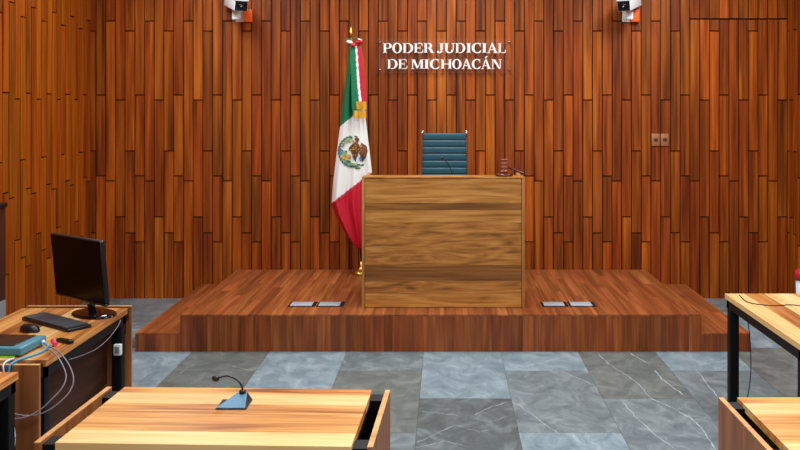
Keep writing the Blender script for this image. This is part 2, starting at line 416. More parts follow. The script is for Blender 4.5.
# gavel and sound block
gx = (504-VX)*7.16/F
sb = MB('cherry_dark')
sb.lathe([(.0, 0), (.066, 0), (.072, .006), (.072, .014), (.062, .02), (.05, .026), (.0, .026)], 'cherry_dark', 28)
tag(sb.build('sound_block', loc=(gx, 7.16, BZ)), 'round dark wooden sound block on the bench ledge under the gavel', 'sound block')
gv = thing('gavel', 'turned wooden gavel standing on its head on the bench ledge', 'gavel', (gx, 7.16, BZ+.0275))
g = MB('cherry')
g.lathe([(0, 0), (.024, 0), (.034, .006), (.036, .014), (.026, .022), (.022, .03), (.03, .036), (.03, .056), (.022, .062), (.03, .07), (.034, .078), (.024, .084), (.022, .096), (.03, .101), (.034, .107), (.03, .112), (0, .112)], 'cherry', 28)
g.build('head', gv)
hd = MB('cherry_dark')
hd.tube([(.026, 0, .046), (.05, 0, .04)], [.007, .009], 'cherry_dark', 12, False)
hd.tube([(.05, 0, .04), (.085, 0, .026), (.12, 0, .01), (.158, 0, -.008)], [.008, .012], 'cherry_dark', 12)
hd.build('handle', gv)

# judge chair
jc = thing('office_chair', 'teal leather high-back office chair with ribbed back behind the bench', 'chair', ((444.5-VX)*8.05/F, 8.05, DH))
back = MB('teal')
z0, z1, n = .56, 1.372, 13
for i in range(n):
    a = z0+(z1-z0)*i/n; b_ = z0+(z1-z0)*(i+1)/n
    wd = .205 if i < n-1 else .195
    wd = .212-.015*i/n
    yy = .06*((i/(n-1))-.2)
    back.bbox((-wd, -.02+yy, a+.001), (wd, .03+yy, b_-.001), .012, 'teal', seg=3)
back.build('backrest', jc)
for s in (-1, 1):
    t = MB('chrome'); t.tube([(s*.213, .02, .5), (s*.212, .035, .9), (s*.2, .07, 1.355), (s*.203, .06, 1.378)], .008, 'chrome'); t.lathe([(0, -.007), (.007, -.006), (.007, .006), (0, .007)], 'chrome', 12, Matrix.Translation((s*.203, .055, 1.374)))
    t.build('back_frame', jc)
    t = MB('chrome'); t.tube([(s*.23, .0, .5), (s*.26, -.02, .7), (s*.26, -.28, .72), (s*.23, -.3, .5)], .012, 'chrome'); t.build('armrest', jc)
st = MB('teal')
for i in range(7):
    a = -.45+.44*i/7; st.bbox((-.225, a, .46), (.225, a+.44/7-.002, .51), .014, 'teal', seg=3)
st.build('seat', jc)
t = MB('chrome'); t.lathe([(0, .1), (.03, .1), (.03, .3), (.02, .3), (.02, .46), (0, .46)], 'chrome', 16, Matrix.Translation((0, -.22, 0))); t.build('gas_column', jc)
for i in range(5):
    a = i*2*PI/5+.3
    t = MB('chrome', 'black')
    e = Vector((math.cos(a)*.24, math.sin(a)*.24-.22, .07))
    t.tube([(0, -.22, .11), e], [.022, .014], 'chrome', 8, False)
    t.lathe([(0, -.012), (.03, -.012), (.03, .012), (0, .012)], 'black', 14, Matrix.Translation((e.x, e.y, .03)) @ Matrix.Rotation(PI/2, 4, 'X')); t.tube([(e.x, e.y, .03), (e.x, e.y, .075)], .008, 'chrome', 8, False)
    t.build('star_leg', jc)

# gooseneck microphone on the bench worktop
bm_ = thing('gooseneck_microphone', 'thin black gooseneck microphone behind the bench ledge, before the teal chair', 'microphone', (.07, 7.5, 1.09))
t = MB('black'); t.bbox((-.05, -.06, 0), (.05, .06, .03), .006, 'black'); t.build('base', bm_)
t = MB('black'); t.tube([(0, 0, .03), (-.0, 0, .15), (-.02, -.01, .26), (-.065, -.02, .345), (-.1, -.03, .375)], .004, 'black'); t.build('gooseneck', bm_)
t = MB('black'); t.tube([(-.098, -.03, .373), (-.115, -.036, .385)], .008, 'black', 10, False); t.build('microphone_head', bm_)

# ------------------------------------------------------------------ flag
FD = 8.42
flag = thing('flag', 'green, white and red flag with eagle emblem on a pole left of the bench', 'flag', (0, 0, 0))
base_c = Vector(((361.5-VX)*8.52/F, 8.52, DH))
fx = Vector((base_c.x, base_c.y, DH)); flag.location = fx
inv = lambda v: Vector(v)-fx
top = W(351, 44, 8.47)
t = MB('gold'); t.lathe([(0, 0), (.1, 0), (.105, .012), (.08, .03), (.04, .045), (.022, .07), (.018, .12), (0, .12)], 'gold', 28); t.build('stand', flag)
t = MB('cherry_dark'); t.tube([(0, 0, .1), inv(top)], .011, 'cherry_dark', 12, False); t.build('pole', flag)
t = MB('gold', 'chrome'); c_ = inv(top)
t.lathe([(0, 0), (.016, 0), (.018, .01), (.01, .02), (.014, .035), (.008, .045), (.008, .06), (.02, .085), (.016, .12), (.004, .165), (0, .17)], 'gold', 16, Matrix.Translation(c_)); t.build('finial', flag)
def interp(tab, y):
    for (a, va), (b_, vb) in zip(tab[:-1], tab[1:]):
        if a <= y <= b_: return va+(vb-va)*(y-a)/(b_-a)
    return tab[-1][1] if y > tab[-1][0] else tab[0][1]
LE = [(45, 349.5), (60, 348), (80, 345.5), (100, 342.8), (126, 340), (150, 337), (180, 333.2), (203, 331.5), (215, 335.5), (230, 343.5), (240, 350), (249, 357)]
RE = [(45, 353), (60, 356), (80, 359), (100, 363), (118, 365.5), (150, 369.5), (172, 372), (200, 372.5), (225, 370), (240, 366), (249, 360)]
def cloth(u, y):
    x = interp(LE, y)+(interp(RE, y)-interp(LE, y))*u
    k = min(1, (y-45)/60)
    k2 = min(1.0, .25+abs(y-150)/80)
    dep = FD+.03+k*(.026*math.sin(u*15+y*.012)*k2+.012*math.sin(u*31+1.3)*k2)-.03*math.sin(u*PI)
    return inv(W(x, y, dep))
def fcol(px, y):
    if y < 126.5-(px-340)*.8: return 'f_green'
    if y < 203-(px-331.8)*.775: return 'f_white'
    return 'f_red'
mb = MB('f_green', 'f_white', 'f_red'); NU, NV = 34, 150
grid = [[mb.bm.verts.new(cloth(i/NU, 45+204*j/NV)) for i in range(NU+1)] for j in range(NV+1)]
for j in range(NV):
    for i in range(NU):
        y = 45+204*(j+.5)/NV; u = (i+.5)/NU; x = interp(LE, y)+(interp(RE, y)-interp(LE, y))*u
        f = mb.bm.faces.new((grid[j][i], grid[j][i+1], grid[j+1][i+1], grid[j+1][i])); f.material_index = mb.idx(fcol(x, y)); f.smooth = True
o = mb.build('cloth', flag)
sd = o.modifiers.new('thickness', 'SOLIDIFY'); sd.thickness = .003
# emblem, stitched on the white band
def csurf(px, py, lift=.006):
    u = (px-interp(LE, py))/(interp(RE, py)-interp(LE, py)); p = cloth(u, py)
    return Vector((p.x, p.y-lift, p.z))
em = MB('e_brown', 'e_dark', 'e_green', 'e_lime', 'e_blue', 'e_gold')
def patch(pts, mt, lift=.006):
    va = [em.bm.verts.new(csurf(x, y, lift)) for x, y in pts]; f = em.bm.faces.new(va); f.material_index = em.idx(mt)
    vb = [em.bm.verts.new(csurf(x, y, .002)) for x, y in pts]
    for i in range(len(pts)):
        g_ = em.bm.faces.new((va[i], va[(i+1) % len(pts)], vb[(i+1) % len(pts)], vb[i])); g_.material_index = em.idx(mt)
def blob(cx, cy, rx, ry, mt, ang=0, n=8, lift=.006):
    patch([(cx+rx*math.cos(t)*math.cos(ang)-ry*math.sin(t)*math.sin(ang), cy+rx*math.cos(t)*math.sin(ang)+ry*math.sin(t)*math.cos(ang)) for t in [2*PI*k/n for k in range(n)]], mt, lift)
for k in range(17):                                   # laurel on the left, oak at the bottom
    a = math.radians(100+k*11.5 if k < 13 else 60-(k-13)*12)
    a = math.radians(62+k*12.5)
    cx, cy = 352.5+13.6*math.cos(a), 151.5+15*math.sin(a)
    blob(cx, cy, 2.0, .85, 'e_green' if k % 2 else 'e_dark' if k % 5 == 0 else 'e_green', a+PI/2+.5)
    blob(352.5+11.4*math.cos(a+.08), 151.5+12.6*math.sin(a+.08), 1.3, .6, 'e_lime', a+PI/2-.5)
patch([(350, 146), (354, 142.5), (358, 141), (362, 143), (366.5, 146), (367.8, 151), (366, 157), (362.5, 162), (361, 156), (359, 152), (357, 156), (356, 162), (353.5, 159), (351.5, 152), (348.5, 149)], 'e_brown')
patch([(359, 150), (363, 146), (367, 150), (366, 157), (362.5, 162), (360.5, 156)], 'e_dark', .008)
patch([(352, 153), (355.5, 151), (357.5, 154), (356, 162), (353, 158)], 'e_dark', .008)
blob(357, 139.5, 2.6, 2, 'e_brown', .3); blob(353.5, 141.5, 2, 1, 'e_gold', .6, lift=.008)
blob(354, 148, 3, 1.6, 'e_gold', -.4, lift=.009); blob(361.5, 146.5, 2.6, 1, 'e_gold', .3, lift=.009)
blob(351, 137.5, 1.6, .8, 'e_green', .9); blob(356, 136.5, 1.8, .7, 'e_green', .2); blob(348, 141, 1.6, 1.3, 'e_lime', .3)
blob(341.5, 152, 2.2, 3, 'e_blue'); blob(345, 153.5, 2.6, 3.4, 'e_lime', .3); blob(344.5, 158, 3.2, 2, 'e_gold', .3, lift=.009)
blob(349, 156.5, 2, 2.4, 'e_gold', .2, lift=.009); blob(348.5, 161.5, 2.6, 1.3, 'e_green', .2, lift=.008); blob(346, 164, 2, 1.6, 'e_blue', .4)
blob(353, 166.5, 3.6, .9, 'e_dark', .05); blob(358, 168, 3, .9, 'e_green', -.05); blob(352.5, 164, 3, .8, 'e_lime', 0, lift=.008); blob(362.5, 165, 1.7, 1.2, 'e_green', -.3)
blob(360.5, 159, 1.3, 2.4, 'e_blue', -.3, lift=.01)
for k in range(26):
    a = random.uniform(0, 2*PI); q_ = random.random()**.5
    blob(358+8*q_*math.cos(a), 149.5+6.5*q_*math.sin(a), .9, .45, random.choice(('e_gold', 'e_dark', 'e_dark', 'e_brown', 'e_gold')), random.uniform(0, 3), 6, .011)
for k in range(14):
    blob(random.uniform(342, 351), random.uniform(140, 162), .9, .5, random.choice(('e_green', 'e_lime', 'e_dark', 'e_gold')), random.uniform(0, 3), 6, .011)
em.build('eagle_emblem', flag)
# tricolour bow with streamers and gold fringe
def ribbon(name, tab, mt, dep, pleat=.006, label=None):
    r = MB(mt); mi = 0; prev = None; n_ = len(tab)
    ys = [tab[0][0]+(tab[-1][0]-tab[0][0])*k/24 for k in range(25)]
    for k, y in enumerate(ys):
        xl = interp([(a, b_) for a, b_, c_ in tab], y); xr = interp([(a, c_) for a, b_, c_ in tab], y)
        cur = [r.bm.verts.new(inv(W(xl+(xr-xl)*q/6, y, dep+pleat*math.sin(q*2.1+y*.9)*.5+(.004 if k % 2 else 0)))) for q in range(7)]
        if prev:
            for q in range(6):
                f = r.bm.faces.new((prev[q], prev[q+1], cur[q+1], cur[q])); f.smooth = True
        prev = cur
    o = r.build(name, flag); s_ = o.modifiers.new('thickness', 'SOLIDIFY'); s_.thickness = .003
    return o
ribbon('green_ribbon', [(46, 349.5, 355.6), (87, 351, 358), (103, 351.5, 359.5), (112, 352, 358)], 'f_green', 8.352, .012)
ribbon('white_ribbon', [(46, 355, 357.5), (87, 357.3, 360.5), (103, 359, 362.5)], 'f_white', 8.35)
ribbon('red_ribbon', [(46, 357, 361.5), (60, 358, 363.8), (87, 360, 366), (103, 362, 367)], 'f_red', 8.348, .012)
ribbon('gold_fringe', [(101.5, 356, 366.3), (109.5, 356.5, 366.5)], 'fringe', 8.335)
ribbon('gold_fringe', [(110.5, 353.3, 366.2), (118, 353.6, 366.4)], 'fringe', 8.34)
bw = MB('f_white', 'f_green', 'f_red')
def loopb(cx, cy, rx, ry, ang, mt, dep=8.34):
    c_ = inv(W(cx, cy, dep)); s_ = dep/F
    mt_ = Matrix.Translation(c_) @ Matrix.Rotation(-ang, 4, 'Y') @ Matrix.Diagonal((rx*s_, .022, ry*s_, 1))
    t_ = bmesh.new(); bmesh.ops.create_icosphere(t_, subdivisions=2, radius=1)
    for v in t_.verts: v.co *= 1+.12*math.sin(v.co.x*9+v.co.z*5)
    bw.merge(t_, mt, mt_)
loopb(348.5, 40, 3.6, 1.5, .1, 'f_green'); loopb(349.5, 42, 3.8, 1.9, -.35, 'f_white', 8.335); loopb(353.5, 45, 2.8, 2.2, .3, 'f_red', 8.33)
loopb(358.5, 42, 3.2, 2.6, .4, 'f_red', 8.345); loopb(361, 41.5, 2, 2.4, .9, 'f_red', 8.335); loopb(359.8, 39.6, 2.4, 1, -.3, 'f_white', 8.33); loopb(355, 38.6, 1.6, 1.2, .4, 'f_green', 8.345)
bw.build('bow', flag)

# ------------------------------------------------------------------ lettered sign
SD = 8.68
sign = thing('wall_sign', 'clear wall sign with raised white serif letters above the chair', 'sign', (0, 0, 0))
cx = W(444, 55.5, SD); sign.location = cx; inv2 = lambda v: Vector(v)-cx
t = MB('acrylic'); a, b_ = inv2(W(377, 73, SD)), inv2(W(511.5, 38.5, SD)); t.box((a.x, .0, a.z), (b_.x, .006, b_.z), 'acrylic'); t.build('acrylic_plate', sign)
for px, py in ((380, 42), (509.3, 42), (380, 69.3), (509.3, 69.3)):
    p = inv2(W(px, py, SD)); t = MB('chrome')
    t.lathe([(0, -.009), (.009, -.009), (.009, .052), (0, .052)], 'chrome', 14, Matrix.Translation(p) @ Matrix.Rotation(-PI/2, 4, 'X')); t.build('standoff', sign)
def arc(cx, cy, ro, rio, ri, rii, a0, a1, n=20):
    """outer ellipse (ro,rio), inner (ri,rii) between angles, as quads"""
    out = []
    for k in range(n):
        t0 = math.radians(a0+(a1-a0)*k/n); t1 = math.radians(a0+(a1-a0)*(k+1)/n)
        out.append([(cx+ro*math.cos(t0), cy+rio*math.sin(t0)), (cx+ro*math.cos(t1), cy+rio*math.sin(t1)), (cx+ri*math.cos(t1), cy+rii*math.sin(t1)), (cx+ri*math.cos(t0), cy+rii*math.sin(t0))])
    return out
R = lambda x0, y0, x1, y1: [(x0, y0), (x1, y0), (x1, y1), (x0, y1)]
S, T = .2, .065
def stem(x, y0=0, y1=1, w_=S, top=True, bot=True, sv=.07):
    o_ = [R(x, y0, x+w_, y1)]
    if bot: o_.append(R(x-sv, y0, x+w_+sv, y0+.055))
    if top: o_.append(R(x-sv, y1-.055, x+w_+sv, y1))
    return o_
def glyph(ch):
    if ch == 'I': return stem(.08), .36
    if ch == 'P': return stem(.08)+[R(.28, 1-T, .46, 1), R(.28, .44, .46, .44+T)]+arc(.46, .72, .32, .28, .11, .22, -90, 90), .8
    if ch == 'R': return stem(.08)+[R(.28, 1-T, .46, 1), R(.28, .47, .46, .47+T)]+arc(.46, .735, .31, .265, .1, .2, -90, 90)+[[(.42, .5), (.66, .5), (.9, .055), (.66, .055)], R(.66, 0, .98, .06)], .98
    if ch == 'D': return stem(.08)+[R(.28, 1-T, .44, 1), R(.28, 0, .44, T)]+arc(.44, .5, .52, .5, .3, .435, -90, 90), .98
    if ch == 'O': return arc(.5, .5, .5, .52, .27, .45, 0, 360, 32), 1
    if ch == 'C': return arc(.52, .5, .52, .52, .28, .45, 48, 312, 26)+[R(.8, .62, .86, 1), [(.7, .85), (.86, .9), (.86, .7), (.82, .66)], [(.84, .12), (.9, .3), (.86, .3), (.74, .13)]], .92
    if ch == 'E': return stem(.08)+[R(.28, 1-T, .78, 1), R(.28, 0, .82, T), R(.28, .48, .58, .48+T), [(.7, 1), (.78, 1), (.78, .7), (.74, .7)], [(.72, 0), (.82, 0), (.86, .32), (.81, .32)], R(.54, .36, .59, .66)], .86
    if ch == 'L': return stem(.08)+[R(.28, 0, .76, T), [(.66, 0), (.78, 0), (.82, .34), (.77, .34)]], .82
    if ch == 'J': return [R(.3, .22, .5, 1), R(.22, .945, .58, 1)]+arc(.2, .24, .3, .26, .1, .2, -130, 0)+[[(.3, .3), (.5, .3), (.5, .22), (.3, .22)]]+arc(.1, .12, .1, .1, .0, .0, 0, 360, 12), .58
    if ch == 'U': return [R(.08, .3, .28, 1), R(.0, .945, .36, 1), R(.72, .3, .79, 1), R(.62, .945, .9, 1)]+arc(.435, .34, .355, .36, .16, .26, 180, 360)+[[(.72, .36), (.79, .36), (.79, .3), (.6, .3)]], .9
    if ch == 'H': return stem(.08)+stem(.74)+[R(.28, .47, .74, .47+T)], 1.02
    if ch == 'N': return [R(.1, 0, .17, 1), R(.0, 0, .28, .055), R(.0, .945, .3, 1), [(.08, 1), (.32, 1), (.88, 0), (.7, 0)], R(.8, 0, .87, 1), R(.7, .945, .97, 1)], .97
    if ch == 'M': return [R(.1, 0, .17, 1), R(.0, 0, .28, .055), R(.0, .945, .3, 1), [(.08, 1), (.32, 1), (.66, .12), (.54, 0)], [(.54, 0), (.66, .12), (.96, 1), (.88, 1)], R(.88, 0, 1.08, 1), R(.8, 0, 1.16, .055), R(.88, .945, 1.16, 1)], 1.16
    if ch in 'AÁ':
        g_ = [[(.1, .03), (.17, .03), (.5, .92), (.44, 1.02)], [(.4, 1.02), (.54, 1.02), (.94, .03), (.7, .03)], R(.24, .3, .72, .3+T), R(0, 0, .28, .055), R(.6, 0, 1.02, .055)]
        if ch == 'Á': g_.append([(.42, 1.1), (.5, 1.1), (.68, 1.3), (.5, 1.32)])
        return g_, 1.02
rows = [(53.1, 10.0, [('P', 383, 392), ('O', 392.4, 402), ('D', 402.8, 413.4), ('E', 414, 423.3), ('R', 423.8, 434.3), ('J', 437, 443.6), ('U', 444.4, 454.8), ('D', 455.4, 465.4), ('I', 466.4, 471), ('C', 471.7, 481.5), ('I', 482, 486.6), ('A', 487, 497.8), ('L', 498, 505.8)]),
        (69.0, 9.8, [('D', 387.3, 397.8), ('E', 398.4, 407.4), ('M', 411.2, 423.7), ('I', 424.3, 429), ('C', 429.8, 439.8), ('H', 440.8, 451.8), ('O', 452.2, 461.4), ('A', 461.7, 471.7), ('C', 471.8, 480.8), ('Á', 481, 491), ('N', 491.4, 501.6)])]
for yb, hh, ls in rows:
    for ch, xa, xb in ls:
        polys, wd = glyph(ch); mb = MB('letter'); sx_ = (xb-xa)/wd
        for q in polys:
            mb.prism([((xa+x*sx_-444)*SD/F, -((yb-y*hh)-55.5)*SD/F) for x, y in q], -.014, 0, 'letter')
        mb.build('letter', sign)

# ------------------------------------------------------------------ wall cameras with orange boxes
def cctv(px, s, label, glabel):
    """px = pixel column of the bracket; s = +1 when the housing looks to the right"""
    o_ = W(px, 16, 8.73); base = Vector((o_.x, BY-.022, o_.z))
    t_ = thing('security_camera', label, 'camera', base)
    q = MB('white'); q.bbox((-.04, -.012, -.06), (.04, 0, .09), .003, 'white'); q.build('wall_plate', t_)
    q = MB('white'); q.tube([(0, -.01, .0), (0, -.1, -.03), (s*.0, -.18, -.01), (0, -.19, .04)], .02, 'white', 10)
    q.bbox((-.032, -.2, -.055), (.03, -.13, .04), .008, 'white'); q.build('bracket', t_)
    d = Vector((s*.2, -.34, -.1)).normalized(); ctr = Vector((s*.008, -.2, .1))
    rot = d.to_track_quat('-Y', 'Z').to_matrix().to_4x4(); mt = Matrix.Translation(ctr) @ rot
    q = MB('white'); q.bbox((-.066, -.17, -.048), (.066, .17, .052), .008, 'white', mt); q.bbox((-.07, -.18, .052), (.07, .17, .06), .003, 'white', mt); q.build('housing', t_)
    q = MB('lens'); q.bbox((-.06, -.176, -.043), (.06, -.168, .047), .002, 'lens', mt); w_ = q.build('front_window', t_)
    q = MB('gloss_black'); q.lathe([(0, 0), (.026, 0), (.026, .006), (.02, .008), (0, .006)], 'gloss_black', 20, mt @ Matrix.Translation((0, -.176, 0)) @ Matrix.Rotation(PI/2, 4, 'X')); q.build('lens', w_)
cctv(240, 1, 'white box security camera high on the wall, left of the flag', '')
cctv(626, -1, 'white box security camera high on the wall, right of the sign', '')
for px, lb in ((248, 'square orange box on the wall beside the left security camera'), (635, 'square orange box on the wall beside the right security camera')):
    q = MB('orange'); q.bbox((-.042, -.045, -.062), (.042, 0, .062), .006, 'orange')
    tag(q.build('junction_box', loc=(W(px, 15.8, 8.7).x, BY-.0225, W(px, 15.8, 8.7).z)), lb, 'box', 'orange boxes on the wall')

# wall sockets
for px, lb in ((655.8, 'small bronze socket plate on the wooden wall, left one of the pair'), (664.9, 'small bronze socket plate on the wooden wall, right one of the pair')):
    p = W(px, 139.8, 8.72); t_ = thing('wall_socket', lb, 'socket', (p.x, BY-.0225, p.z), 0, 'socket plates on the back wall')
    q = MB('bronze'); q.bbox((-.04, -.008, -.06), (.04, 0, .06), .002, 'bronze'); q.build('plate', t_)
    q = MB('socket'); q.bbox((-.02, -.011, -.016), (.02, -.006, .016), .002, 'socket'); q.build('outlet', t_)

# ------------------------------------------------------------------ tables
def table(name, label, x, y, rz, L=1.03, D=.605, left=True, right=True, boards=None, modesty=True, feet=.0, legx=None, group=None, mod_in=.09):
    t_ = thing(name, label, 'desk', (x, y, 0), rz, group)
    zt, th = .75, .03
    bd = boards or [(.0, .2, 'table_pale'), (.2, .47, 'table_honey'), (.47, .68, 'table_honey'), (.68, .88, 'table_pale'), (.88, 1, 'table_amber')]
    q = MB('table_pale', 'table_honey', 'table_amber')
    for a, b_, mt in bd:
        q.box((-L/2, -D/2+D*a+.0002, zt-th), (L/2, -D/2+D*b_-.0002, zt), mt)
    q.build('tabletop', t_)
    g = .055
    for s, on in ((-1, left), (1, right)):
        if on:
            q = MB('panel_wood'); e = s*(L/2+g); f_ = s*(L/2+g+.02)
            n_ = 5
            for k in range(n_):
                a = -D/2+D*k/n_; b_ = a+D/n_
                q.box((min(e, f_), a+.0002, 0), (max(e, f_), b_-.0002, zt-.003), 'panel_wood')
            q.box((min(e, f_), -D/2, zt-.003), (max(e, f_), D/2, zt), 'table_edge')
            q.build('side_panel', t_)
            for yy in (-D/2+.06, D/2-.055):
                q = MB('steel'); q.box((min(s*(L/2-.02), e), yy-.04, zt-.075), (max(s*(L/2-.02), e), yy+.04, zt-.031), 'steel')
                q.box((min(s*(L/2+.002), e), yy-.04, zt-.031), (max(s*(L/2+.002), e), yy+.04, zt-.014), 'steel')
                q.build('bracket', t_)
    for s in (-1, 1):  # black liner with end plates, added to stand for shade in the side gaps
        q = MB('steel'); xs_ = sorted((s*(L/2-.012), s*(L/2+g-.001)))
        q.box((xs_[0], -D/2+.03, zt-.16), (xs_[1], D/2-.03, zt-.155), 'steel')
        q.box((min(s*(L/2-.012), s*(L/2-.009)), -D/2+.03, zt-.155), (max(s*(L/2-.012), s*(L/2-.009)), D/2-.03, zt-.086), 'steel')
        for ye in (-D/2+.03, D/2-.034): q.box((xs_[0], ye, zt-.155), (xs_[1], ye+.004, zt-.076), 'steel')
        if (left, right)[(s+1)//2]: q.build('gap_shade_liner', t_)
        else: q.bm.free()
    # steel frame
    q = MB('steel')
    r = .055
    for yy in (-D/2+.01, D/2-.01-r*.7):
        q.box((-L/2+.005, yy, zt-th-r), (L/2-.005, yy+r*.7, zt-th-.0005), 'steel')
    for xx in (-L/2+.005, L/2-.005-r*.7):
        q.box((xx, -D/2+.01, zt-th-r), (xx+r*.7, D/2-.01, zt-th-.0005), 'steel')
    q.build('steel_frame', t_)
    lx = legx or (L/2-.035)
    for sx in (-1, 1):
        for sy in (-1, 1):
            q = MB('steel'); cx_, cy_ = sx*lx, sy*(D/2-.04)
            q.bbox((cx_-.028, cy_-.028, .008), (cx_+.028, cy_+.028, zt-th-r), .003, 'steel'); q.bbox((cx_-.02, cy_-.02, 0), (cx_+.02, cy_+.02, .012), .002, 'black'); q.build('leg', t_)
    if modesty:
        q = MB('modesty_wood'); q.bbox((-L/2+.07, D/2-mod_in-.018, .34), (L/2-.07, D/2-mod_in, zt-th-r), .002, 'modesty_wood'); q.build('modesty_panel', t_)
    return t_
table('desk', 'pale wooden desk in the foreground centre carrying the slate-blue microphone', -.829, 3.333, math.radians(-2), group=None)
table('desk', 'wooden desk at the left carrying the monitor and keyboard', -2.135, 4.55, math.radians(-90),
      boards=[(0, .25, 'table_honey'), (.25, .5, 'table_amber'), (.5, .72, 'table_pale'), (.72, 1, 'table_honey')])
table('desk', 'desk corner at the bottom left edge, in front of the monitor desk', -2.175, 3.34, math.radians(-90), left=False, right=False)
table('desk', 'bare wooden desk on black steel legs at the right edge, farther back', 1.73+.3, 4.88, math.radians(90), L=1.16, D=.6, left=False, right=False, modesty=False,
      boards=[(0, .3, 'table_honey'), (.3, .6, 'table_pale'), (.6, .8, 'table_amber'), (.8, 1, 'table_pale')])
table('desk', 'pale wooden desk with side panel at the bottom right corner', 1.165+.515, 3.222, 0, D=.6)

# desk microphone
mc = thing('desk_microphone', 'slate-blue wedge microphone base with black gooseneck on the centre desk', 'microphone', (-.828, 3.44, .7502))
q = MB('mic_blue', 'mic_side')
P = [(-.06, -.06, 0), (.06, -.06, 0), (.062, .05, 0), (-.03, .05, 0), (-.055, -.058, .006), (.056, -.058, .006), (.042, .04, .036), (.008, .04, .036)]
v = [q.bm.verts.new(p) for p in P]
for ids, mt in (((0,3,2,1),'mic_side'),((4,5,6,7),'mic_blue'),((0,1,5,4),'mic_side'),((1,2,6,5),'mic_side'),((2,3,7,6),'mic_side'),((3,0,4,7),'mic_blue')):
    f = q.bm.faces.new([v[i] for i in ids]); f.material_index = q.idx(mt)
q.bbox((-.056, -.062, 0), (.06, .048, .004), .001, 'mic_side')
q.build('base', mc)
q = MB('black'); q.lathe([(0, .028), (.014, .028), (.013, .042), (.006, .046), (0, .046)], 'black', 14, Matrix.Translation((.025, .035, 0))); q.build('socket_collar', mc)
q = MB('black'); q.tube([(.025, .035, .042), (.018, .036, .066), (-.004, .036, .088), (-.036, .034, .1), (-.07, .032, .094)], .0038, 'black', 8); q.build('gooseneck', mc)
q = MB('black'); q.lathe([(0, -.015), (.009, -.013), (.0125, -.004), (.0125, .006), (.007, .013), (0, .014)], 'black', 16, Matrix.Translation((-.08, .032, .091)) @ Matrix.Rotation(PI/2, 4, 'Y')); q.build('foam_windscreen', mc)

# monitor
mon = thing('monitor', 'black flat-screen monitor on an oval base on the left desk', 'monitor', (-1.965, 4.915, .7502), math.radians(-37.5))
tilt = Matrix.Translation((.02, -.098, .112)) @ Matrix.Rotation(math.radians(5.3), 4, 'X')
q = MB('black', 'screen'); q.bbox((-.25, 0, .0), (.25, .03, .337), .006, 'black', tilt); q.build('casing', mon)
q = MB('screen'); q.box((-.246, -.002, .004), (.246, .002, .332), 'screen', tilt); q.build('screen', mon)
q = MB('gloss_black'); q.bbox((-.25, -.003, -.014), (.25, .026, -.0005), .003, 'gloss_black', tilt); q.build('lower_bezel', mon)
q = MB('gloss_black'); q.bbox((-.02, -.02, .01), (.02, .01, .2), .006, 'gloss_black', Matrix.Rotation(math.radians(14), 4, 'X')); q.build('neck', mon)
q = MB('gloss_black', 'chrome'); q.lathe([(0, 0), (.995, 0), (1, .004), (.985, .009), (.5, .014), (0, .016)], 'gloss_black', 40, Matrix.Translation((0, -.0, 0)) @ Matrix.Diagonal((.15, .105, 1, 1))); q.build('base', mon)

# keyboard and mouse
kb = thing('keyboard', 'black computer keyboard on the left desk in front of the monitor', 'keyboard', (-2.085, 4.705, .7502), math.radians(-36))
q = MB('black'); q.bbox((-.225, -.068, 0), (.225, .068, .018), .006, 'black'); q.build('body', kb)
q = MB('key')
for r_ in range(6):
    xx = -.215
    for c__ in range(21):
        if c__ in (15, 18): xx += .006
        wk = .0185
        if r_ == 0 and 4 <= c__ <= 9:
            if c__ > 4: xx += .0193; continue
            wk = .0193*6-.001
            q.box((xx, -.06, .017), (xx+wk, -.0425, .023), 'key'); xx += .0193; continue
        q.box((xx, -.06+r_*.0202, .017), (xx+wk, -.0425+r_*.0202, .023), 'key'); xx += .0193
o = q.build('keycaps', kb); o['kind'] = 'stuff'
ms = thing('computer_mouse', 'black computer mouse on the left desk beside the keyboard', 'mouse', (-2.15, 4.545, .7502), math.radians(70))
q = MB('black'); q.lathe([(.97, 0), (1, .008), (.93, .02), (.75, .031), (.45, .037), (0, .039)], 'black', 28, Matrix.Diagonal((.034, .06, 1, 1))); q.build('body', ms)
q = MB('key'); q.lathe([(0, -.003), (.008, -.003), (.008, .003), (0, .003)], 'key', 14, Matrix.Translation((0, .03, .033)) @ Matrix.Rotation(PI/2, 4, 'Y')); q.build('scroll_wheel', ms)

# teal device on the near end of the left desk
dv = thing('recording_device', 'flat teal-grey electronic box with a dark lid on the near left desk end', 'electronic device', (-2.12, 4.2, .7502), math.radians(-4))
q = MB('dev_teal'); q.bbox((-.18, -.115, .006), (.16, .115, .045), .008, 'dev_teal'); q.build('casing', dv)
q = MB('dev_top'); q.bbox((-.165, -.09, .044), (.115, .1, .049), .002, 'dev_top'); q.build('lid', dv)
q = MB('lime'); q.bbox((-.178, -.122, .0), (.13, -.108, .006), .001, 'lime'); q.build('green_strip', dv)

